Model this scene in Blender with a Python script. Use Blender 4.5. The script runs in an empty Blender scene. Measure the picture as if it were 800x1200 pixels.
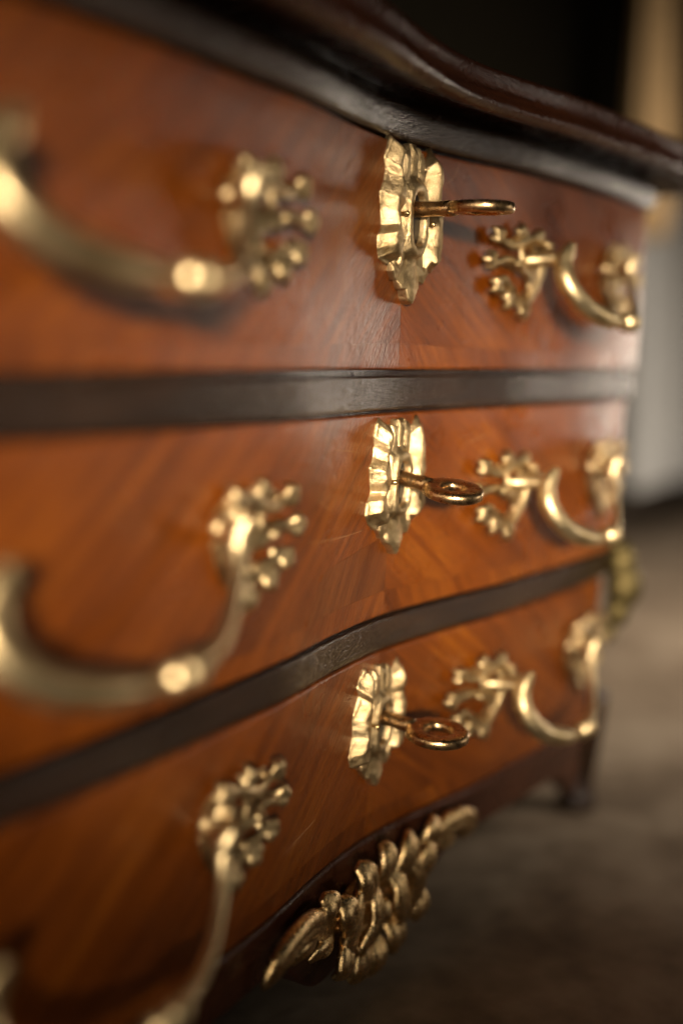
import bpy, bmesh, math, random
from mathutils import Vector, Matrix, noise as mnoise
random.seed(7)
SC = bpy.context.scene
COL = SC.collection
PI = math.pi

# ------------------------------------------------------------------ camera
cam_d = bpy.data.cameras.new('camera')
cam = bpy.data.objects.new('camera', cam_d)
COL.objects.link(cam)
SC.camera = cam
YAW, PITCH, ROLL = math.radians(59.3464), math.radians(6.4094), math.radians(-0.1724)
fw = Vector((math.cos(PITCH)*math.sin(YAW), math.cos(PITCH)*math.cos(YAW), -math.sin(PITCH)))
r0 = Vector((math.cos(YAW), -math.sin(YAW), 0))
u0 = r0.cross(fw)
rt = math.cos(ROLL)*r0 + math.sin(ROLL)*u0
up = math.cos(ROLL)*u0 - math.sin(ROLL)*r0
M = Matrix((rt, up, -fw)).transposed().to_4x4()
M.translation = Vector((-0.5191, -0.2773, 0.0012))
cam.matrix_world = M
cam_d.sensor_fit = 'HORIZONTAL'
cam_d.sensor_width = 24.0
cam_d.lens = 45.0
cam_d.clip_start = 0.02
cam_d.clip_end = 60
cam_d.dof.use_dof = True
cam_d.dof.focus_distance = 0.567
cam_d.dof.aperture_fstop = 1.9

# ------------------------------------------------------------------ world + lamps
world = bpy.data.worlds.new('World')
SC.world = world
world.use_nodes = True
bg = world.node_tree.nodes['Background']
bg.inputs['Color'].default_value = (1.0, 0.85, 0.68, 1)
bg.inputs['Strength'].default_value = 0.007

def area(name, loc, target, sx, sy, power, col, spread=180):
    l = bpy.data.lights.new(name, 'AREA')
    l.shape = 'RECTANGLE'; l.size = sx; l.size_y = sy
    l.energy = power; l.color = col
    l.spread = math.radians(spread)
    o = bpy.data.objects.new(name, l)
    o.location = loc
    o.rotation_euler = (Vector(target)-Vector(loc)).to_track_quat('-Z', 'Y').to_euler()
    COL.objects.link(o)
    return o
# daylight from windows on the right, warm room light from the left behind the viewer, two added fills
area('window_light_far_right', (2.5, -0.36, -0.03), (0.0, 0, 0.02), 0.20, 0.42, 0.115, (1.0, 0.86, 0.70), 22)
area('window_light_front_right', (1.45, -1.55, 0.08), (0.22, 0, 0.03), 0.22, 0.42, 0.045, (1.0, 0.90, 0.78), 20)
area('background_fill', (0.75, -1.25, 0.60), (1.02, 0.15, -0.20), 0.36, 0.4, 10.0, (1.0, 0.88, 0.74), 66)  # added fill, no real window: brightens the white panel, drape and floor
area('bail_fill', (1.30, -1.70, -0.05), (-0.15, 0, -0.02), 0.90, 0.70, 0.90, (1.0, 0.89, 0.73), 90)  # broad unseen lamp added so the handle bails reflect something pale
area('room_light_left', (-1.55, -1.15, 0.20), (0.11, 0, -0.065), 0.50, 0.10, 1.30, (1.0, 0.87, 0.68), 12)
area('room_light_far_left', (-2.05, -0.55, 0.02), (-0.05, 0.0, -0.04), 0.70, 0.50, 0.52, (1.0, 0.88, 0.70), 26)

SC.view_settings.view_transform = 'Standard'
SC.view_settings.look = 'None'
SC.view_settings.gamma = 1
SC.view_settings.exposure = -0.28

# ------------------------------------------------------------------ materials
def new_mat(name):
    m = bpy.data.materials.new(name); m.use_nodes = True
    nt = m.node_tree
    return m, nt, nt.nodes['Principled BSDF']
def N(nt, t, **kw):
    n = nt.nodes.new(t)
    for k, v in kw.items():
        if k in n.inputs: n.inputs[k].default_value = v
        else: setattr(n, k, v)
    return n
def ramp(nt, fac, stops):
    r = nt.nodes.new('ShaderNodeValToRGB')
    e = r.color_ramp.elements
    while len(e) < len(stops): e.new(0.5)
    for q, (p, c) in zip(e, stops):
        q.position = p; q.color = (*c, 1)
    nt.links.new(fac, r.inputs[0])
    return r
def coords(nt, rot=(0, 0, 0), scale=(1, 1, 1), loc=(0, 0, 0)):
    tc = nt.nodes.new('ShaderNodeTexCoord')
    mp = nt.nodes.new('ShaderNodeMapping')
    mp.inputs['Rotation'].default_value = rot
    mp.inputs['Scale'].default_value = scale
    mp.inputs['Location'].default_value = loc
    nt.links.new(tc.outputs['Object'], mp.inputs['Vector'])
    return mp.outputs[0]

def wood(name, angle, dark, mid, light, rough=0.33, seed=0.0, bump=0.25, figure=1.0, spec=0.32, rip=(150, 200, 420)):
    """veneer with the grain running at `angle` (radians) in the x-z plane of the drawer front"""
    m, nt, b = new_mat(name)
    L = nt.links.new
    tc = nt.nodes.new('ShaderNodeTexCoord')
    rot = N(nt, 'ShaderNodeVectorRotate', rotation_type='Y_AXIS')
    rot.inputs['Angle'].default_value = angle
    L(tc.outputs['Object'], rot.inputs['Vector'])
    def mapped(s, off):
        mp = nt.nodes.new('ShaderNodeMapping')
        mp.inputs['Scale'].default_value = s
        mp.inputs['Location'].default_value = off
        L(rot.outputs[0], mp.inputs['Vector'])
        return mp.outputs[0]
    warp = N(nt, 'ShaderNodeTexNoise', Scale=1.0, Detail=2.0)
    L(mapped((9, 9, 16), (seed, 0, seed)), warp.inputs['Vector'])
    n1 = N(nt, 'ShaderNodeTexNoise', Scale=1.0, Detail=5.0, Roughness=0.6, Distortion=0.6)
    L(mapped((9, 60, 170), (seed*3.1, 0, seed)), n1.inputs['Vector'])
    n2 = N(nt, 'ShaderNodeTexNoise', Scale=1.0, Detail=6.0, Roughness=0.7)
    L(mapped((38, 300, 620), (seed, 0, seed*2.2)), n2.inputs['Vector'])
    n3 = N(nt, 'ShaderNodeTexNoise', Scale=1.0, Detail=3.0, Roughness=0.6)
    L(mapped((210, 700, 1250), (seed*1.7, 0, seed)), n3.inputs['Vector'])
    n4 = N(nt, 'ShaderNodeTexNoise', Scale=1.0, Detail=3.0, Roughness=0.55, Distortion=0.8)
    L(mapped(rip, (seed*.7, 0, seed*1.9)), n4.inputs['Vector'])
    a = N(nt, 'ShaderNodeMath', operation='MULTIPLY_ADD')
    L(n1.outputs['Fac'], a.inputs[0]); a.inputs[1].default_value = 0.85*figure
    w2 = N(nt, 'ShaderNodeMath', operation='MULTIPLY'); L(warp.outputs['Fac'], w2.inputs[0]); w2.inputs[1].default_value = 0.55
    L(w2.outputs[0], a.inputs[2])
    a2 = N(nt, 'ShaderNodeMath', operation='MULTIPLY_ADD')
    L(n2.outputs['Fac'], a2.inputs[0]); a2.inputs[1].default_value = 0.45; L(a.outputs[0], a2.inputs[2])
    sub = N(nt, 'ShaderNodeMath', operation='SUBTRACT'); L(a2.outputs[0], sub.inputs[0]); sub.inputs[1].default_value = 0.42
    c = ramp(nt, sub.outputs[0], [(0.16, dark), (0.48, mid), (0.82, light)])
    # open pores: short dark dashes along the grain
    pr = ramp(nt, n3.outputs['Fac'], [(0.30, (0.35, 0.3, 0.28)), (0.44, (1, 1, 1))])
    mx = N(nt, 'ShaderNodeMix', data_type='RGBA', blend_type='MULTIPLY')
    mx.inputs['Factor'].default_value = 0.75
    L(c.outputs[0], mx.inputs['A']); L(pr.outputs[0], mx.inputs['B'])
    L(mx.outputs['Result'], b.inputs['Base Color'])
    # finish: rubbed french polish, slightly uneven
    big = N(nt, 'ShaderNodeTexNoise', Scale=34.0, Detail=4.0)
    L(tc.outputs['Object'], big.inputs['Vector'])
    rr = N(nt, 'ShaderNodeMapRange'); L(big.outputs['Fac'], rr.inputs[0])
    rr.inputs[1].default_value = 0.3; rr.inputs[2].default_value = 0.7
    rr.inputs[3].default_value = rough-0.05; rr.inputs[4].default_value = rough+0.07
    L(rr.outputs[0], b.inputs['Roughness'])
    hsum = N(nt, 'ShaderNodeMath', operation='ADD')
    L(n4.outputs['Fac'], hsum.inputs[0]); L(n3.outputs['Fac'], hsum.inputs[1])
    h2 = N(nt, 'ShaderNodeMath', operation='MULTIPLY_ADD')
    L(big.outputs['Fac'], h2.inputs[0]); h2.inputs[1].default_value = 0.8; L(hsum.outputs[0], h2.inputs[2])
    bp = N(nt, 'ShaderNodeBump', Strength=bump, Distance=0.0008)
    L(h2.outputs[0], bp.inputs['Height'])
    L(bp.outputs[0], b.inputs['Normal'])
    b.inputs['Specular IOR Level'].default_value = spec
    return m

OR_D, OR_M, OR_L = (0.046, 0.0085, 0.0008), (0.160, 0.0365, 0.0020), (0.300, 0.088, 0.0045)
BR_D, BR_M, BR_L = (0.030, 0.0065, 0.001), (0.098, 0.0225, 0.0025), (0.18, 0.050, 0.006)
veneer_left = wood('veneer_left', math.radians(38), OR_D, OR_M, OR_L, 0.31, 1.3, 0.42, 0.8)
veneer_right = wood('veneer_right', math.radians(-32), OR_D, OR_M, OR_L, 0.29, 4.7, 0.25, 0.8)
veneer_band_left = wood('veneer_band_left', math.radians(52), OR_D, OR_M, OR_L, 0.31, 8.1, 0.46, 0.8)
veneer_band_right = wood('veneer_band_right', math.radians(-55), OR_D, OR_M, OR_L, 0.29, 2.2, 0.25, 0.8)
veneer_dark = wood('veneer_dark', math.radians(-122), BR_D, BR_M, BR_L, 0.31, 6.4, 0.28, 1.2)
dark_wood = wood('dark_polished_wood', 0.05, (0.005, 0.0024, 0.0012), (0.017, 0.0075, 0.0035), (0.040, 0.017, 0.0075), 0.18, 3.3, 0.6, 1.0, 0.40, (70, 200, 330))
top_wood = wood('top_wood', 0.0, (0.012, 0.004, 0.002), (0.042, 0.012, 0.005), (0.085, 0.027, 0.010), 0.26, 5.9, 0.35, 1.0, 0.28)

def plain_mat(name, col, rough, metallic=0.0, spec=0.4):
    m, nt, b = new_mat(name)
    n = N(nt, 'ShaderNodeTexNoise', Scale=60.0, Detail=4.0)
    nt.links.new(coords(nt), n.inputs['Vector'])
    c = ramp(nt, n.outputs['Fac'], [(0.3, tuple(k*0.8 for k in col)), (0.7, tuple(min(1, k*1.15) for k in col))])
    nt.links.new(c.outputs[0], b.inputs['Base Color'])
    b.inputs['Roughness'].default_value = rough
    b.inputs['Metallic'].default_value = metallic
    b.inputs['Specular IOR Level'].default_value = spec
    return m
substrate = plain_mat('seam_filler', (0.08, 0.03, 0.012), 0.7)
hole_shade = plain_mat('painted_hole_shade', (0.012, 0.006, 0.004), 0.6)  # shade inside the keyholes, put in as a near-black colour

def metal(name, lo, hi, rough, bump, scale=260.0):
    m, nt, b = new_mat(name)
    L = nt.links.new
    v = coords(nt)
    n = N(nt, 'ShaderNodeTexNoise', Scale=scale*0.45, Detail=5.0, Roughness=0.65)
    L(v, n.inputs['Vector'])
    n2 = N(nt, 'ShaderNodeTexNoise', Scale=scale*1.6, Detail=5.0, Roughness=0.7)
    L(v, n2.inputs['Vector'])
    c = ramp(nt, n.outputs['Fac'], [(0.28, lo), (0.62, hi)])
    L(c.outputs[0], b.inputs['Base Color'])
    b.inputs['Metallic'].default_value = 1.0
    rr = N(nt, 'ShaderNodeMapRange'); L(n2.outputs['Fac'], rr.inputs[0])
    rr.inputs[1].default_value = 0.3; rr.inputs[2].default_value = 0.7
    rr.inputs[3].default_value = rough-0.07; rr.inputs[4].default_value = rough+0.1
    L(rr.outputs[0], b.inputs['Roughness'])
    n3 = N(nt, 'ShaderNodeTexNoise', Scale=scale*5.0, Detail=2.0, Roughness=0.6)
    L(v, n3.inputs['Vector'])
    fine = N(nt, 'ShaderNodeMath', operation='MULTIPLY'); L(n3.outputs['Fac'], fine.inputs[0]); fine.inputs[1].default_value = 0.35
    s0 = N(nt, 'ShaderNodeMath', operation='ADD'); L(n.outputs['Fac'], s0.inputs[0]); L(n2.outputs['Fac'], s0.inputs[1])
    s = N(nt, 'ShaderNodeMath', operation='ADD'); L(s0.outputs[0], s.inputs[0]); L(fine.outputs[0], s.inputs[1])
    bp = N(nt, 'ShaderNodeBump', Strength=bump, Distance=0.0009)
    L(s.outputs[0], bp.inputs['Height']); L(bp.outputs[0], b.inputs['Normal'])
    return m
gold = metal('cast_gilt_brass', (0.27, 0.170, 0.068), (0.72, 0.53, 0.29), 0.40, 0.5)
gold_smooth = metal('polished_gilt_brass', (0.52, 0.37, 0.18), (0.80, 0.62, 0.36), 0.38, 0.12, 120)
gold_mount = metal('chased_gilt_brass', (0.40, 0.245, 0.085), (0.88, 0.62, 0.31), 0.27, 0.45)
gold_dull = metal('tarnished_brass', (0.22, 0.14, 0.055), (0.70, 0.52, 0.28), 0.36, 0.4)
key_metal = metal('worn_key_brass', (0.34, 0.20, 0.085), (0.62, 0.42, 0.22), 0.27, 0.15, 180)
bronze = metal('dark_bronze', (0.07, 0.052, 0.02), (0.16, 0.12, 0.05), 0.55, 0.3)
pin_metal = metal('brass_pin', (0.6, 0.42, 0.2), (0.8, 0.6, 0.3), 0.25, 0.1)

def floor_mat():
    m, nt, b = new_mat('worn_stone_floor')
    L = nt.links.new
    v = coords(nt)
    n = N(nt, 'ShaderNodeTexNoise', Scale=7.0, Detail=5.0, Roughness=0.55); L(v, n.inputs['Vector'])
    n2 = N(nt, 'ShaderNodeTexNoise', Scale=45.0, Detail=4.0, Roughness=0.55); L(v, n2.inputs['Vector'])
    a = N(nt, 'ShaderNodeMath', operation='MULTIPLY_ADD'); L(n2.outputs['Fac'], a.inputs[0]); a.inputs[1].default_value = 0.55
    L(n.outputs['Fac'], a.inputs[2])
    c = ramp(nt, a.outputs[0], [(0.45, (0.080, 0.054, 0.034)), (0.70, (0.180, 0.128, 0.082)), (0.95, (0.30, 0.23, 0.16))])
    L(c.outputs[0], b.inputs['Base Color'])
    b.inputs['Roughness'].default_value = 0.75
    bp = N(nt, 'ShaderNodeBump', Strength=0.25, Distance=0.004); L(n2.outputs['Fac'], bp.inputs['Height'])
    L(bp.outputs[0], b.inputs['Normal'])
    return m
stone = floor_mat()
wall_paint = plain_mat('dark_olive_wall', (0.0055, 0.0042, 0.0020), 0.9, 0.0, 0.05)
white_paint = plain_mat('aged_white_paint', (0.80, 0.79, 0.76), 0.5)
skirting = plain_mat('dark_brown_skirting', (0.03, 0.021, 0.014), 0.6)
drape_cloth = plain_mat('beige_drape_cloth', (0.50, 0.33, 0.16), 0.9)

# ------------------------------------------------------------------ mesh helpers
def mesh_obj(name, verts, faces, mat, parent=None, pw=None, smooth=True, basis=None):
    me = bpy.data.meshes.new(name)
    me.from_pydata([tuple(v) for v in verts], [], faces)
    me.update()
    if smooth: me.polygons.foreach_set('use_smooth', [True]*len(me.polygons))
    me.materials.append(mat)
    o = bpy.data.objects.new(name, me)
    COL.objects.link(o)
    if parent is not None:
        o.parent = parent
        o.matrix_basis = basis if basis is not None else pw.inverted()
    elif basis is not None:
        o.matrix_basis = basis
    return o
def tag(o, label=None, cat=None, group=None, kind=None):
    for k, v in (('label', label), ('category', cat), ('group', group), ('kind', kind)):
        if v: o[k] = v
    return o
class MB:
    def __init__(s): s.v = []; s.f = []
    def add(s, vs, fs):
        k = len(s.v); s.v += [Vector(v) for v in vs]; s.f += [tuple(i+k for i in f) for f in fs]
    def loft(s, loops, cap0=True, cap1=True, closed=True):
        n = len(loops[0]); vs = [p for l in loops for p in l]; fs = []
        for i in range(len(loops)-1):
            for j in range(n if closed else n-1):
                a = i*n+j; b = i*n+(j+1) % n
                fs.append((a, b, b+n, a+n))
        if cap0: fs.append(tuple(range(n))[::-1])
        if cap1: fs.append(tuple(range((len(loops)-1)*n, len(loops)*n)))
        s.add(vs, fs)
    def tube(s, pts, radii, seg=12, flat=1.0, nrm=None, rib=0.0):
        """swept tube; radii per point; `flat` squashes it along nrm"""
        pts = [Vector(p) for p in pts]; n = len(pts); loops = []
        up_ = Vector(nrm) if nrm else Vector((0, 0, 1))
        for i in range(n):
            t = (pts[min(i+1, n-1)]-pts[max(i-1, 0)]).normalized()
            side = t.cross(up_)
            if side.length < 1e-4: side = t.cross(Vector((1, 0, 0.01)))
            side.normalize(); b = side.cross(t).normalized()
            m_ = [1+rib*(abs(math.cos(PI*k*2/seg))-.7) for k in range(seg)]
            loops.append([pts[i]+side*(math.cos(2*PI*k/seg)*radii[i]*m_[k])+b*(math.sin(2*PI*k/seg)*radii[i]*flat*m_[k]) for k in range(seg)])
        s.loft(loops)
    def ball(s, c, r, seg=10, rings=7, sc=(1, 1, 1)):
        c = Vector(c); vs = [c+Vector((0, 0, r*sc[2]))]; fs = []
        for i in range(1, rings):
            a = PI*i/rings
            for j in range(seg):
                b = 2*PI*j/seg
                vs.append(c+Vector((r*sc[0]*math.sin(a)*math.cos(b), r*sc[1]*math.sin(a)*math.sin(b), r*sc[2]*math.cos(a))))
        vs.append(c-Vector((0, 0, r*sc[2]))); e = len(vs)-1
        for j in range(seg):
            fs.append((0, 1+j, 1+(j+1) % seg))
            for i in range(rings-2):
                a = 1+i*seg+j; b = 1+i*seg+(j+1) % seg
                fs.append((a, a+seg, b+seg, b))
            a = 1+(rings-2)*seg
            fs.append((a+j, e, a+(j+1) % seg))
        s.add(vs, fs)
def spline(ctrl, n):
    """Catmull-Rom through tuples of any length"""
    P = [tuple(ctrl[0])]+[tuple(c) for c in ctrl]+[tuple(ctrl[-1])]
    out = []; m = len(ctrl)-1
    for k in range(n):
        t = k/(n-1)*m; i = min(int(t), m-1); s = t-i
        p0, p1, p2, p3 = P[i], P[i+1], P[i+2], P[i+3]
        out.append(tuple(0.5*((2*b)+(-a+c)*s+(2*a-5*b+4*c-d)*s*s+(-a+3*b-3*c+d)*s**3) for a, b, c, d in zip(p0, p1, p2, p3)))
    return out
def fuse(o, voxel, smooth_iter=3):
    """weld overlapping pieces of a casting into one skin"""
    md = o.modifiers.new('r', 'REMESH'); md.mode = 'VOXEL'; md.voxel_size = voxel; md.use_smooth_shade = True
    if smooth_iter:
        ms = o.modifiers.new('s', 'SMOOTH'); ms.factor = 0.5; ms.iterations = smooth_iter
    dg = bpy.context.evaluated_depsgraph_get()
    me = bpy.data.meshes.new_from_object(o.evaluated_get(dg))
    old = o.data; o.modifiers.clear(); o.data = me
    me.name = o.name
    if not me.materials: me.materials.append(old.materials[0])
    me.polygons.foreach_set('use_smooth', [True]*len(me.polygons))
    return o

# ------------------------------------------------------------------ the shape of the serpentine front
KX = [0, .05, .10, .15, .20, .25, .32, .40]
KY = [0, -.0040, -.0115, -.0152, -.0182, -.0188, -.0165, -.012]
KM = [0.0]+[(KY[i+1]-KY[i-1])/(KX[i+1]-KX[i-1]) for i in range(1, 7)]+[0.05]
def fx(x):
    a = min(abs(x), .3999)
    i = 0
    while KX[i+1] < a: i += 1
    h = KX[i+1]-KX[i]; s = (a-KX[i])/h
    return (2*s**3-3*s**2+1)*KY[i]+(s**3-2*s**2+s)*h*KM[i]+(-2*s**3+3*s**2)*KY[i+1]+(s**3-s**2)*h*KM[i+1]
def fy(x, z): return fx(x)-.0565*z+.113*z*z
def nrm(x, z):
    e = 1e-4
    return Vector(((fy(x+e, z)-fy(x-e, z))/(2*e), -1, (fy(x, z+e)-fy(x, z-e))/(2*e))).normalized()
def S(x, z, w=0.0): return Vector((x, fy(x, z), z))+nrm(x, z)*w
def frame(x, z, w=0.0):
    n = nrm(x, z); e = 1e-4
    u = (S(x+e, z)-S(x-e, z)).normalized(); v = n.cross(u)
    m = Matrix((u, v, n)).transposed().to_4x4(); m.translation = S(x, z, w)
    return m
def xc(z): return .296+.15*z            # from the middle to the right corner post
def xcl(z): return .325+.03*z           # and to the left one
def sheet(x0, x1, lo, hi, w, thick, nx=60, nz=10, rb=0.0, rt_=0.0, rl=0.0, rr_=0.0):
    """a curved slab lying on the front: columns in x, from lo(x) to hi(x); rounded by r* at its edges"""
    def rows(l, h):
        t = [l+(h-l)*k/nz for k in range(nz+1)]
        a = [l, l+.3*rb, l+.7*rb] if rb else []
        c = [h-.7*rt_, h-.3*rt_, h] if rt_ else []
        mid = [q for q in t if (not rb or q > l+rb*.99) and (not rt_ or q < h-rt_*.99)]
        return mid, a, c
    def drop(s, r):
        if not r or s >= r: return 0.0
        return r-math.sqrt(max(0, r*r-(r-s)**2))
    kb = [0, .12, .4, .75] if rb else [0]
    kt = [.75, .4, .12, 0] if rt_ else [0]
    xs = [x0+(x1-x0)*k/nx for k in range(nx+1)]
    if rl: xs = [x0, x0+.15*rl, x0+.5*rl]+[q for q in xs if q > x0+rl*.9]
    if rr_: xs = [q for q in xs if q < x1-rr_*.9]+[x1-.5*rr_, x1-.15*rr_, x1]
    g = []
    for x in xs:
        l, h = lo(x), hi(x)
        zs = [l+k*rb for k in kb] + [l+rb+(h-rt_-l-rb)*k/nz for k in range(1 if not rb else 0, nz+1 if rt_ else nz)] + [h-k*rt_ for k in kt]
        col = []
        for z in zs:
            dw = max(drop(z-l, rb), drop(h-z, rt_), drop(x-x0, rl), drop(x1-x, rr_))
            col.append(S(x, z, w-dw))
        g.append(col)
    n = len(g[0]); m = len(g)
    b = [[S(x, p.z, w-thick) for p in col] for x, col in zip(xs, g)]
    vs = [p for col in g for p in col]
    fs = [(i*n+j, (i+1)*n+j, (i+1)*n+j+1, i*n+j+1) for i in range(m-1) for j in range(n-1)]
    def strip(a, c):                       # edge walls get vertices of their own, so the face stays flat-lit
        k = len(vs); vs.extend(a); vs.extend(c); q = len(a)
        fs.extend((k+i, k+q+i, k+q+i+1, k+i+1) for i in range(q-1))
    strip([c[0] for c in g], [c[0] for c in b])
    strip([c[-1] for c in b], [c[-1] for c in g])
    strip(b[0], g[0]); strip(g[-1], b[-1])
    k = len(vs); vs.extend(p for col in b for p in col)
    fs.extend((k+i*n+j, k+i*n+j+1, k+(i+1)*n+j+1, k+(i+1)*n+j) for i in range(m-1) for j in range(n-1))
    return vs, fs

# ------------------------------------------------------------------ the setting
FLOOR = -0.298
def build_floor():
    vs, fs = [], []
    xs = [-3+6.5*k/130 for k in range(131)]; ys = [-3+3.6*k/80 for k in range(81)]
    for x in xs:
        for y in ys:
            h = 0.006*mnoise.noise(Vector((x*3, y*3, 1.7)))+0.003*mnoise.noise(Vector((x*9, y*9, 4.1)))
            # the worn edge of one flagstone
            e = y+0.105+0.25*(x-0.10)*(x-0.10)+0.015*math.sin(x*16)
            h += 0.006*(1/(1+math.exp(-e*110))-1.0)
            vs.append((x, y, FLOOR-0.004+h))
    n = len(ys)
    for i in range(len(xs)-1):
        for j in range(n-1):
            a = i*n+j; fs.append((a, a+n, a+n+1, a+1))
    return tag(mesh_obj('floor', vs, fs, stone), kind='structure')
build_floor()
def box(mb, x0, x1, y0, y1, z0, z1):
    mb.add([(x, y, z) for x in (x0, x1) for y in (y0, y1) for z in (z0, z1)],
           [(0, 1, 3, 2), (4, 6, 7, 5), (0, 4, 5, 1), (2, 3, 7, 6), (0, 2, 6, 4), (1, 5, 7, 3)])
def bevel(o, w, seg=2):
    md = o.modifiers.new('b', 'BEVEL'); md.width = w; md.segments = seg; md.limit_method = 'ANGLE'
    return o
WY = 0.47
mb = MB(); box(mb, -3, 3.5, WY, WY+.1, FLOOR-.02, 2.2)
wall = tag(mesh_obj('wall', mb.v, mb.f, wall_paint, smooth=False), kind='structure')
mb = MB(); box(mb, -3, 3.5, WY-.02, WY-.001, FLOOR-.02, -.225)
o = mesh_obj('skirting_board', mb.v, mb.f, skirting, wall, Matrix(), smooth=False); bevel(o, .004)

# white panelled shutter on the wall beyond the far end
PX0, PX1, PZ0, PZ1 = 1.73, 2.56, -.222, .33
root = bpy.data.objects.new('white_wall_panel', None); COL.objects.link(root); root.location = (PX0, WY-.03, PZ0)
tag(root, 'blurred white painted panel on the wall beyond the right end of the chest', 'panel')
pw = Matrix.Translation(root.location)
mb = MB(); box(mb, PX0+.01, PX1-.01, WY-.016, WY-.002, PZ0+.01, PZ1-.01)
mesh_obj('field', mb.v, mb.f, white_paint, root, pw, smooth=False)
for k in range(4):
    x = PX0+k*(PX1-PX0-.06)/3
    mb = MB(); box(mb, x, x+.06, WY-.040, WY-.012, PZ0, PZ1)
    bevel(mesh_obj('stile', mb.v, mb.f, white_paint, root, pw, smooth=False), .006)
for z in (PZ0, PZ1-.07):
    mb = MB(); box(mb, PX0+.05, PX1-.05, WY-.037, WY-.013, z+.001, z+.069)
    bevel(mesh_obj('rail', mb.v, mb.f, white_paint, root, pw, smooth=False), .006)

# beige drape gathered to a point, above the panel
mb = MB(); loops = []
for k in range(30):
    t = k/29; z = .20+.60*t
    half = .014+.036*(1-max(0, (t-.15)/.85))**.8*min(1, .55+t*3); cx = 1.445+.035*t
    loops.append([Vector((cx+half*math.cos(a)*(1+.06*math.sin(9*a)), WY-.13+min(half, .1)*.7*math.sin(a)*(1+.16*math.sin(9*a+t)), z)) for a in [2*PI*j/96 for j in range(96)]])
mb.loft(loops)
tag(mesh_obj('drape', mb.v, mb.f, drape_cloth), 'out of focus beige drape tapering upward behind the far corner of the chest top', 'drape')

# ------------------------------------------------------------------ the chest
chest = bpy.data.objects.new('chest_of_drawers', None); COL.objects.link(chest)
chest.location = (0, .14, FLOOR)
tag(chest, 'small serpentine wooden chest of three drawers with gilt brass mounts', 'chest of drawers')
CW = Matrix.Translation(chest.location)
def part(name, vs, fs, mat, smooth=True): return mesh_obj(name, vs, fs, mat, chest, CW, smooth)
BACK = .31
def outline(z, w, extra=0.0, nf=90, r=.014, s_=None):
    """closed loop round the body at height z, grown outward by w"""
    xe = xc(z)+w; xl = xcl(z)+w; zz = min(z, .105)
    pts = []
    for k in range(nf+1):
        x = -xl+r+(xe+xl-2*r)*k/nf
        pts.append(Vector((x, fy(x, zz)-w, z)))
    yc = pts[-1].y+r; yl = pts[0].y+r
    for k in range(1, 8):
        a = PI/2*k/8
        pts.append(Vector((xe-r+r*math.sin(a), yc-r*math.cos(a), z)))
    for k in range(0, 9): pts.append(Vector((xe, yc+(BACK-yc)*k/8, z)))
    for k in range(0, 9): pts.append(Vector((-xl, BACK+(yl-BACK)*k/8, z)))
    for k in range(1, 8):
        a = PI/2*(1-k/8)
        pts.append(Vector((-xl+r-r*math.sin(a), yl-r*math.cos(a), z)))
    return pts
mb = MB(); mb.loft([outline(-.250+(.122+.250)*k/30, -.0045) for k in range(31)])
part('carcass', mb.v, mb.f, dark_wood)
# top slab with moulded edge
prof = [(-.010, .1218), (.010, .1210), (.021, .1172), (.027, .1150), (.0312, .1150), (.0340, .1166), (.0346, .1186), (.0332, .1206),
        (.0308, .1222), (.0292, .1245), (.0288, .1275), (.0293, .1305), (.0298, .1325), (.0293, .1343), (.0275, .1352), (.022, .1355)]
mb = MB(); mb.loft([outline(z, w, nf=120, r=.03) for w, z in prof])
part('top', mb.v, mb.f, top_wood)
# frieze under the top
def zc(v): return lambda x: v
xe = xc(.11)-.012; xl = xcl(.11)-.012
mb = MB(); g = []
for i in range(121):
    x = -xl+(xe+xl)*i/120
    g.append([S(x, z, w) for w, z in ((-.004, .1012), (.0, .1013), (.0016, .1020), (.0024, .1035), (.0032, .107), (.0036, .111), (.0031, .1145), (.0010, .1172), (-.0022, .119), (-.0034, .1240))])
mb.loft(g, False, False, closed=False)
part('frieze', mb.v, mb.f, dark_wood)

Z = [(.1000, .0004), (-.0192, -.1142), (-.1322, -.2250)]     # top and bottom of the three drawer fronts
RAILS = [(-.0186, -.0019), (-.1316, -.1152)]
for lo, hi in RAILS:
    xe = xc(hi)-.010; xl = xcl(hi)-.010
    vs, fs = sheet(-xl, xe, zc(lo+.0008), zc(hi-.0006), .0006, .005, 130, 6, .0016, .0010)
    part('rail', vs, fs, dark_wood)
scratch_mat = plain_mat('pale_scratch', (0.42, 0.24, 0.12), 0.6)
SCRATCH = [[[(.0464, .0992), (.0452, .0955), (.0412, .0905), (.0344, .0868)]],
           [[(-.0863, -.0690), (-.0548, -.0709), (-.0262, -.0707)], [(.0643, -.0366), (.0896, -.0312)], [(-.0632, -.0325), (-.0366, -.0352)], [(-.0634, -.0579), (-.0798, -.0516)]],
           [[(-.0882, -.1999), (-.0559, -.1963)]]]
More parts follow.
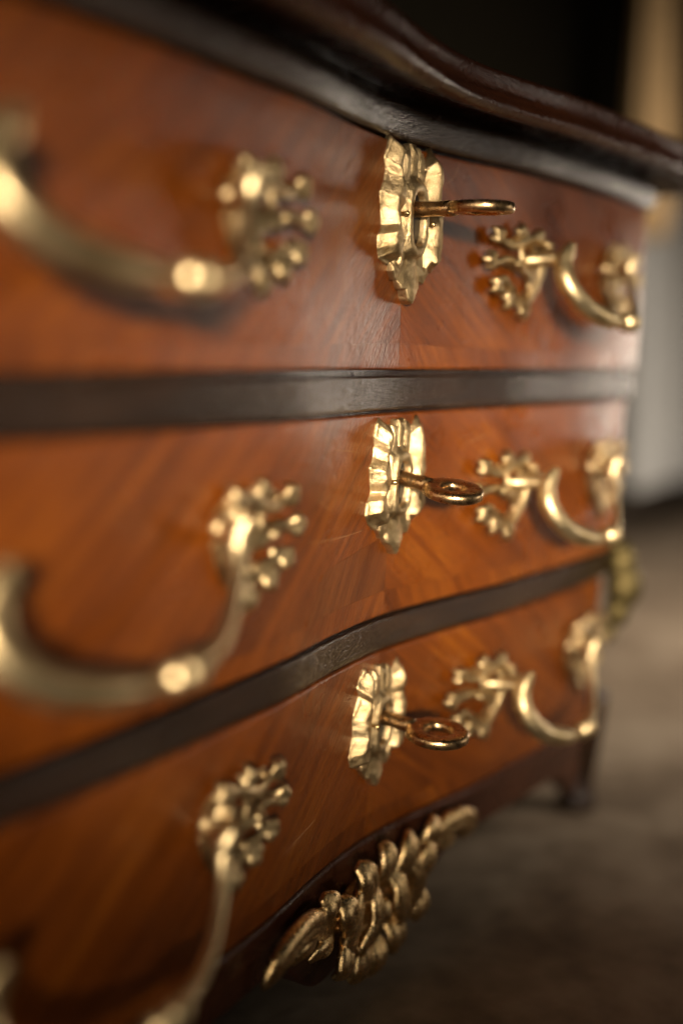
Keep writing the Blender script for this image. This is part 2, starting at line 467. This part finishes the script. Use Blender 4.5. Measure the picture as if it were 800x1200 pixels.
for di, (zt, zb) in enumerate(Z):
    xe = xc((zt+zb)/2)-.012; xl = xcl(0)-.014
    vs, fs = sheet(-xl, xe, zc(zb+.0008), zc(zt-.0008), -.0009, .004, 110, 6)
    front = part('drawer_front', vs, fs, substrate)
    front['label'] = ['top drawer front', 'middle drawer front', 'bottom drawer front'][di]
    G = .00005
    def arc(x, zb=zb): return zb+.0118-.0030*(.5-.5*math.cos(PI*min(1, abs(x)/.16)))
    lowline = arc
    panels = [(-xl, -G, zc(zb), lambda x: lowline(x)-G, veneer_band_left, .0012, 0, .0012, 0),
              (G, xe, zc(zb), lambda x: lowline(x)-G, veneer_band_right, .0012, 0, 0, .0012)]
    if di == 1:
        def cut(x):
            t = min(1, max(0, (x+.084)/.014))
            return lowline(x)*(1-t)+(zb+.036+.12*(x+.02))*t
        panels += [(-.083, -G, lambda x: lowline(x)+G, lambda x: cut(x)-G, veneer_dark, 0, 0, 0, 0),
                   (-xl, -G, lambda x: cut(x)+G, zc(zt), veneer_left, 0, .0014, .0012, 0)]
    else:
        panels += [(-xl, -G, lambda x: lowline(x)+G, zc(zt), veneer_left, 0, .0014, .0012, 0)]
    panels += [(G, xe, lambda x: lowline(x)+G, zc(zt), veneer_right, 0, .0014, 0, .0012)]
    for (x0, x1, lo, hi, mt, rb, rt2, rl, rr2) in panels:
        vs, fs = sheet(x0, x1, lo, hi, 0, .0016, max(8, int((x1-x0)/.005)), 8, rb, rt2, rl, rr2)
        mesh_obj('veneer_panel', vs, fs, mt, front, basis=Matrix())
    for pts in SCRATCH[di]:
        q = spline(pts, 12)
        mb = MB(); mb.tube([S(x, z, .00003) for x, z in q], [.00009*math.sin(PI*(k+.6)/12.2)+.00002 for k in range(12)], 6, .5, (0, -1, 0))
        mesh_obj('scratch', mb.v, mb.f, scratch_mat, front, basis=Matrix())

# apron with scalloped lower edge
def apron_lo(x):
    a = abs(x)
    c = .5+.5*math.cos(PI*min(1, max(0, (a-.030)/.065)))
    side = .030*max(0, (a-.20)/.06)**2
    return -.252-.034*c-side
xe = xc(-.24)-.008; xl = xcl(-.24)-.008
vs, fs = sheet(-xl, xe, apron_lo, zc(-.2258), .0006, .014, 130, 8, .002, .002)
part('apron', vs, fs, top_wood)
# four short curved feet
def foot(sx, front_):
    mb = MB(); loops = []
    for k in range(15):
        t = k/14; z = -.215+(FLOOR+.215)*t
        xo = (xc if sx > 0 else xcl)(-.215)+(.018 if sx > 0 else -.012)+.010*math.sin(PI*t)+.02*max(0, t-.4)
        yo = (fy(.25, -.22)+.016+.004*t) if front_ else BACK-.02
        r = .021-.011*min(1, t*1.25)+.004*max(0, t-.8)/.2
        loops.append([Vector((sx*(xo+r*math.cos(a)), yo+(r*math.sin(a)), z)) for a in [2*PI*j/20 for j in range(20)]])
    mb.loft(loops)
    part('foot', mb.v, mb.f, dark_wood)
for sx in (-1, 1):
    for f_ in (True, False): foot(sx, f_)

# ------------------------------------------------------------------ escutcheons
HALF = [(0, 30.5), (2.5, 33), (5.0, 32.5), (6.6, 29.0), (8.5, 30.5), (10.6, 29.5), (12.4, 25.5), (15.5, 28.5), (19.0, 33.5), (21.6, 31), (23.8, 25), (22.2, 19.5), (24.2, 14), (27, 8.5), (25.3, 2.5),
        (24.4, -3.5), (27.2, -9), (28, -14.5), (25, -19.5), (20.5, -21.8), (17.2, -19.5), (16.4, -23.5), (13.4, -27.6), (10.6, -27), (8.4, -31.2), (5, -31.2), (2.5, -35.5), (0, -37)]
def ray_r(poly, th):
    dx, dy = math.cos(th), math.sin(th); best = 1.0
    for (ax, ay), (bx, by) in zip(poly, poly[1:]+poly[:1]):
        ex, ey = bx-ax, by-ay; den = dx*ey-dy*ex
        if abs(den) < 1e-9: continue
        t = (ax*ey-ay*ex)/den; s = (ax*dy-ay*dx)/den
        if 0 <= s <= 1 and t > 0: best = max(best, t)
    return best
def make_escutcheon(seed, sc):
    rnd = random.Random(seed)
    jr = [(rnd.uniform(-.7, .7), rnd.uniform(-.8, .8)) for _ in HALF]; jl = [(rnd.uniform(-.9, .9), rnd.uniform(-.8, .8)) for _ in HALF]
    right = [(x+j[0]*(x > 1), y+j[1]) for (x, y), j in zip(HALF, jr)]
    left = [(-x+j[0]*(x > 1), y+j[1]) for (x, y), j in zip(HALF, jl)]
    poly = right+left[-2:0:-1]
    NT = 460; loops = []
    ph = rnd.uniform(0, 6)
    def wall_noise(th, k): return mnoise.noise(Vector((math.cos(th)*k+seed, math.sin(th)*k, ph)))
    lay = []
    for i in range(NT):
        th = 2*PI*i/NT; c, s = math.cos(th), math.sin(th)
        def sup(a, b, p): return 1/((abs(c)/a)**p+(abs(s)/b)**p)**(1/p)
        rs = sup(5.7, 11.3, 3.0); rr = sup(10.0, 17.2, 2.6); ro = ray_r(poly, th)
        col = [(rs, -1.5), (rs, 7.0), (rs+.7, 8.4)]
        rm = (rs+rr)/2
        col += [(rm, 9.1+.5*wall_noise(th, 3)), (rr-.9, 8.0), (rr, 6.2)]
        def ss(a, b, t):
            t = min(1, max(0, (t-a)/(b-a))); return t*t*(3-2*t)
        for q in (.04, .08, .13, .19, .25, .31, .37, .43, .48, .53, .58, .63, .68, .72, .76, .80, .84, .88, .91, .94, .965, .985):
            r = rr+(ro-rr)*q; x = r*c; y = r*s; ax = abs(x)
            edge = ss(1.04, .72, q)
            root = 1-ss(0, .16, q)                          # foot of the ring
            wing = ss(10.2, 12.4, ax)*ss(-23, -18, y)
            rx = 18.6+1.2*math.sin(.30*y+seed+x*.05)
            hw = 1.4+8.2*ss(11.2, rx, ax)*(.08+.92*ss(1.02, .66, q))
            hw += ss(13, 17, ax)*(1.3*abs(math.sin(y*.155+seed*1.3+.05*x))-.7)
            mid = 3.2+1.2*edge
            if y > 0:
                mid += ss(13, 20, y)*2.4*(abs(math.cos(x*PI/6.6+.2*math.sin(seed)))-.45)
            else:
                ph2 = math.atan2(x, -(y+6))
                mid += ss(-14, -20, y)*2.6*(abs(math.cos(ph2*3.6))-.45)+1.2*ss(-24, -31, y)
            h = mid*(1-wing)+hw*wing
            h = h*(1-root)+6.2*root
            h += .35*mnoise.noise(Vector((x*.3+seed, y*.3, 3)))
            col.append((r, h))
        e = col[-1][1]
        col += [(ro, e*.82), (ro+.25, e*.5), (ro+.1, -.8)]
        lay.append(col)
    nl = len(lay[0])
    for j in range(nl):
        loops.append([Vector((lay[i][j][0]*math.cos(2*PI*i/NT), lay[i][j][0]*math.sin(2*PI*i/NT), lay[i][j][1]*.9))*(.001*sc) for i in range(NT)])
    mb = MB(); mb.loft(loops, False, False)
    return mb
ESC = [(0.0, .0675, 1.0, 3), (-.0005, -.0510, .90, 11), (-.001, -.1655, .86, 29)]
KEYZ = [4.5, 3.0, 3.0]      # height of the key in the slot (mm)
pm = MB(); pm.tube([(0, 0, 0), (0, 0, .004), (0, 0, .0062), (0, 0, .0070)], [.0009, .0009, .00125, .0006], 10)
hole = MB(); hole.loft([[Vector((.0060*math.cos(a), .0118*math.sin(a), h)) for a in [2*PI*j/24 for j in range(24)]] for h in (.0035, .0046)])
for k, (x, z, sc, seed) in enumerate(ESC):
    m = make_escutcheon(seed, sc)
    Fm = frame(x, z)
    e = mesh_obj('escutcheon', m.v, m.f, gold, chest, basis=CW.inverted() @ Fm)
    e['label'] = ['scalloped gilt keyhole plate on the top drawer', 'scalloped gilt keyhole plate on the middle drawer', 'scalloped gilt keyhole plate on the bottom drawer'][k]
    h = mesh_obj('keyhole', hole.v, hole.f, hole_shade, e, basis=Matrix.Scale(sc, 4))  # dark plate in the slot, painted to stand for the shade inside
    for sx, vv in ((-1, .0015), (1, -.001)):
        mesh_obj('pin', pm.v, pm.f, pin_metal, e, basis=Matrix.Translation((sx*.0128*sc, vv, .002)))
    # the key
    droop = [0, math.radians(7), math.radians(2)][k]
    turn = [math.radians(1), math.radians(9), math.radians(5)][k]
    Km = Fm @ Matrix.Translation((0, KEYZ[k]*.001, 0)) @ Matrix.Rotation(droop, 4, 'X') @ Matrix.Rotation(turn, 4, 'Z')
    kr = bpy.data.objects.new('key', None); COL.objects.link(kr); kr.matrix_basis = Km
    tag(kr, ['brass key with ring bow standing in the lock of the top drawer', 'brass key with ring bow standing in the lock of the middle drawer',
             'brass key with ring bow standing in the lock of the bottom drawer'][k], 'key', 'keys in the drawer locks')
    L = [.052, .0455, .0485][k]
    ro_n = .0150*[1.0, .93, 1.0][k]; ro_u = .0135*[1.0, .95, 1.05][k]; wd = .0076; cn = L-ro_n
    s_end = cn-ro_n
    mb = MB()
    mb.tube([(0, 0, q) for q in (-.004, .004, .009, s_end-.006, s_end-.001, s_end+.003)], [.0036, .0036, .0035, .0033, .0036, .0034], 20, nrm=(0, 1, 0))
    mesh_obj('shaft', mb.v, mb.f, key_metal, kr, basis=Matrix())
    mb = MB(); loops = []
    sec = [(-.5, -.30), (-.5, .30), (-.36, .46), (-.1, .5), (.1, .5), (.36, .46), (.5, .30), (.5, -.30), (.36, -.46), (.1, -.5), (-.1, -.5), (-.36, -.46)]
    T = .0052
    for j in range(72):
        a = 2*PI*j/72; ca, sa = math.cos(a), math.sin(a)
        wdl = wd*(1+.25*max(0, -sa)**3)
        lp = []
        for (p, q) in sec:
            lp.append(Vector(((ro_u-wdl/2+p*wdl)*ca, q*T, cn+(ro_n-wdl/2+p*wdl)*sa)))
        loops.append(lp)
    loops.append(loops[0]); mb.loft(loops, False, False)
    mesh_obj('bow', mb.v, mb.f, key_metal, kr, basis=Matrix())

# ------------------------------------------------------------------ drawer handles
# rosette: foliate casting; local +x points away from the bail, z outward
def make_rosette():
    mb = MB(); mm = .001
    def arm(pts, r, flat=.8, n=16):
        p = spline([(x*mm, y*mm, z*mm, q*mm) for (x, y, z), q in zip(pts, r)], n)
        mb.tube([q[:3] for q in p], [q[3]*1.0 for q in p], 10, flat, (0, 0, 1))
    def bead(x, y, z, r, sx=1, sy=1): mb.ball((x*mm, y*mm, (z+2)*mm), r*mm*1.0, 12, 8, (sx, sy, .9))
    # socket for the bail and the frame of C-scrolls
    arm([(-31, 10, 2), (-31, 10, 9), (-30, 10, 15)], [5.5, 4.6, 4.4], 1)
    arm([(-31, 12, 8), (-26, 19, 8), (-16, 21, 7), (-6, 18, 8), (4, 15, 7), (13, 16, 6), (21, 20, 6)], [3.2, 3.4, 3.0, 2.5, 2.6, 2.4, 1.6])
    arm([(-30, 6, 7), (-27, -4, 6), (-21, -13, 6), (-12, -18, 6), (-3, -16, 5), (2, -10, 6)], [3.2, 2.8, 2.8, 2.6, 2.6, 1.8])
    arm([(-20, 6, 4), (-11, 1, 6), (-2, 2, 8), (7, 6, 7), (16, 6, 7), (25, 4, 6), (30, 7, 6)], [2.6, 2.8, 3.0, 2.8, 2.6, 2.2, 1.2])
    arm([(-6, 18, 6), (-4, 9, 7), (-9, 2, 7), (-15, -5, 6), (-17, -14, 6)], [2.0, 2.4, 2.6, 2.4, 1.8])
    arm([(2, -10, 5), (9, -9, 7), (15, -5, 7), (20, -6, 6)], [2.0, 2.4, 2.2, 1.4])
    arm([(-14, -16, 5), (-13, -22, 7), (-8, -24, 6)], [2.4, 2.6, 1.5])
    # acanthus lobes of three petals each, tips curling forward
    def lobe(x, y, phi, l, z=4, r=2.7):
        for d, k in ((-.62, .85), (0, 1.12), (.62, .85)):
            a = phi+d; ca, sa = math.cos(a), math.sin(a); ll = l*k
            arm([(x-ca*2, y-sa*2, z-3), (x+ca*ll*.35, y+sa*ll*.35, z+2), (x+ca*ll*.75, y+sa*ll*.75, z+3.5), (x+ca*ll, y+sa*ll, z+1.8), (x+ca*(ll+1.8), y+sa*(ll+1.8), z-.5)], [r*.8, r*1.15, r*1.15, r*.85, r*.25], .75, 13)
    for (x, y, ph, l) in ((19, 17, .75, 8), (25, 5, .05, 8), (17, -7, -.6, 8), (-9, -19, -1.7, 8), (-3, 19, 1.65, 8), (4, -13, -1.0, 9), (-22, 19, 2.1, 7)):
        lobe(x, y, ph, l)
    for b in ((-27, 17, 10, 3.6), (3, 4, 8, 3.0), (-16, -10, 7, 2.4)):
        bead(b[0], b[1], b[2], b[3], random.uniform(.85, 1.25), random.uniform(.85, 1.15))
    # thin plate behind, pierced by leaving gaps
    arm([(-31, 12, 1), (-20, 19, 1), (0, 17, 1), (20, 19, 1)], [4, 3.5, 3.2, 2.5], .4)
    arm([(-30, 4, 1), (-20, -14, 1), (-6, -17, 1), (2, -9, 1)], [4, 3.4, 3.2, 2.4], .4)
    arm([(-8, 2, 1), (8, 5, 1), (28, 5, 1)], [3, 3.2, 2.4], .4)
    return mb
rm_ = make_rosette()
ros0 = mesh_obj('rosette', rm_.v, rm_.f, gold_dull)
fuse(ros0, .0006, 1)
ros0.data.transform(Matrix.Scale(.84, 4))
ros_me = ros0.data
mir = ros_me.copy(); mir.transform(Matrix.Scale(-1, 4, (1, 0, 0))); mir.flip_normals()
bpy.data.objects.remove(ros0)

BW = .094                                    # bail width between pivots
def make_bail():
    mb = MB(); mm = .001
    #        x    y    z(out) r     from the plain swelling end to the beaded end
    P = [(3, 6.5, 25, 1.6), (2, 3, 22.5, 4.2), (-1, -4, 21.5, 5.2), (-2.5, -12, 24, 5.6), (1, -20, 28, 5.8), (10, -27, 32.5, 5.8), (24, -31, 36.5, 5.4), (33, -32, 38, 4.2), (39, -32.2, 38.5, 2.5), (50, -32, 38, 2.6),
         (60, -31, 36.5, 2.9), (71, -28, 33, 2.7), (81, -21, 28, 2.5), (89, -12, 23, 2.6), (93, -4, 19.5, 3.4), (94.5, 2, 19.5, 4.3), (94.5, 7, 22, 2.0)]
    p = spline([tuple(c*mm for c in q) for q in P], 90)
    mb.tube([q[:3] for q in p], [q[3]*.9 for q in p], 18, 1, (0, 0, 1))
    # stalks into the rosettes
    for (a, b, c) in (((0, -1, 21), (-2, -2, 10), (-6, -3, 2)), ((94.5, -1, 19), (99, -1, 12), (106, -4, 3))):
        q = spline([tuple(k*mm for k in v) for v in (a, b, c)], 10)
        mb.tube(q, [.0036]*10, 14, 1, (0, 1, 0.01))
    # double bead near the far bend
    for (x, y, z, r, s) in ((44.5, -32, 38.4, 5.6, .62), (52, -32, 38, 6.0, .75), (58, -31, 36.9, 3.8, .6)):
        mb.ball((x*mm, y*mm, z*mm), r*mm, 18, 12, (s, 1, 1))
    return mb
bm_ = make_bail()
b0 = mesh_obj('drawer_handle', bm_.v, bm_.f, gold_smooth); fuse(b0, .0006, 3)
bail_me = b0.data; bpy.data.objects.remove(b0)
# left pivot x, height of the pivots, width factor
HANDLES = [(-.286, .0600, 1.21, .050, .038, 'left handle of the top drawer'), (.112, .0590, 1.0, .019, .030, 'right handle of the top drawer'),
           (-.287, -.0530, 1.22, .050, .038, 'left handle of the middle drawer'), (.111, -.0560, 1.0, .018, .030, 'right handle of the middle drawer'),
           (-.286, -.1620, 1.23, .050, .038, 'left handle of the bottom drawer'), (.104, -.1640, 1.0, .017, .030, 'right handle of the bottom drawer')]
for (xl, zp, wf, ol, orr, lab) in HANDLES:
    xr = xl+BW*wf
    A = S(xl, zp); B = S(xr, zp)
    u = (B-A).normalized(); n = nrm((xl+xr)/2, zp); v = n.cross(u).normalized(); n = u.cross(v)
    H = Matrix((u, v, n)).transposed().to_4x4(); H.translation = A
    H = H @ Matrix.Diagonal((wf, 1, 1, 1))
    h = bpy.data.objects.new('drawer_handle', bail_me); COL.objects.link(h); h.parent = chest
    h.matrix_basis = CW.inverted() @ H
    h['label'] = lab
    for px, me in ((xl-ol, mir), (xr+orr, ros_me)):
        r = bpy.data.objects.new('rosette', me); COL.objects.link(r); r.parent = h
        r.matrix_basis = H.inverted() @ frame(px, zp-.009)

# ------------------------------------------------------------------ mount on the apron
def make_mount():
    mb = MB(); mm = .001
    def leaf(pts, r, flat=.7, n=22):
        p = spline([(x*mm, y*mm, z*mm, q*mm) for (x, y, z), q in zip(pts, r)], n)
        mb.tube([q[:3] for q in p], [max(.0004, q[3]*1.08) for q in p], 24, flat, (0, 0, 1), .40)
    for s in (-1, 1):
        # long acanthus arm hooking down at its end
        k = 1.0 if s < 0 else .80
        leaf([(s*36*k, 4, 3), (s*50*k, 13, 7), (s*66*k, 24, 9), (s*82*k, 31, 10), (s*96*k, 30, 10), (s*105*k, 24, 9), (s*108*k, 16, 7), (s*108*k, 11, 5)], [5, 6.5, 7, 7, 6.8, 6.2, 5.0, 2.6])
        leaf([(s*66*k, 22, 6), (s*76*k, 20, 10), (s*84*k, 18, 10), (s*90*k, 13, 7)], [4.5, 5, 4.2, 2])
        leaf([(s*50*k, 12, 5), (s*56*k, 24, 10), (s*59*k, 33, 12), (s*64*k, 39, 9)], [4.5, 6, 6, 2.6])
        leaf([(s*44*k, 4, 5), (s*52*k, 4, 9), (s*60*k, 4, 9), (s*66*k, 0, 6)], [4.5, 5.4, 4.6, 2])
        # frame scrolls of the cartouche
        leaf([(s*10, 20, 6), (s*24, 19, 12), (s*33, 8, 14), (s*33, -6, 13), (s*26, -16, 11), (s*17, -18, 9)], [3.6, 5, 5.8, 5.4, 4.6, 2.8])
        leaf([(s*4, 20, 8), (s*12, 12, 16), (s*13, 0, 18), (s*20, -10, 16), (s*18, -20, 12)], [3, 4.6, 5.2, 4.6, 2.6])
        # upper flame lobes
        for (x, y, l, r) in ((17, 16, 22, 6.2), (37, 9, 19, 6.0)):
            leaf([(s*(x*.8), y-8, 5), (s*x, y, 13), (s*(x+l*.25), y+l*.6, 14), (s*(x+l*.45), y+l*.9, 10)], [4, r, r, 2.6])
        # lower lobes
        for (x, y, l, r) in ((17, -16, 18, 6.0), (37, -8, 15, 5.8)):
            leaf([(s*(x*.75), y+8, 5), (s*x, y, 13), (s*(x+l*.15), y-l*.6, 14), (s*(x+l*.35), y-l*.9, 10)], [4, r, r, 2.6])
    leaf([(0, 12, 6), (0, 22, 14), (0, 31, 14), (0, 36, 10)], [4.5, 6.2, 6, 3])
    leaf([(0, -12, 6), (0, -22, 14), (0, -30, 14), (0, -36, 10)], [4.5, 6.2, 6, 3])
    mb.ball((0, 0, .014), .0060, 14, 10, (1, 1.2, .9))
    # base plate
    mb.loft([[Vector((.030*math.cos(a), .018*math.sin(a), h)) for a in [2*PI*j/40 for j in range(40)]] for h in (.0, .006)])
    return mb
mm_ = make_mount()
# bend the flat casting onto the curved apron
ZM = -.2575
vs = [S(v.x, ZM+v.y*(.78+.17*max(0, 1-abs(v.x)/.06)), .001+v.z*.9) for v in mm_.v]
mo = part('apron_mount', vs, mm_.f, gold_mount); fuse(mo, .0005, 1)
mo['label'] = 'gilt shell and leaf mount on the apron below the bottom drawer'

# gilt mounts on the front corners
for s in (-1, 1):
    mb = MB()
    c = Vector((s*((xc if s > 0 else xcl)(-.135)-.004), fy(.27, -.135)-.004, -.135))
    for (dz, dx, dy, r) in ((.026, 0, .002, .006), (.012, .004, -.003, .011), (-.004, .005, -.005, .013), (-.020, .002, -.002, .009), (-.034, -.002, .002, .005)):
        mb.ball(c+Vector((s*dx, dy, dz)), r, 14, 10, (1, .9, 1.2))
    o = part('corner_mount', mb.v, mb.f, bronze); fuse(o, .001, 3)
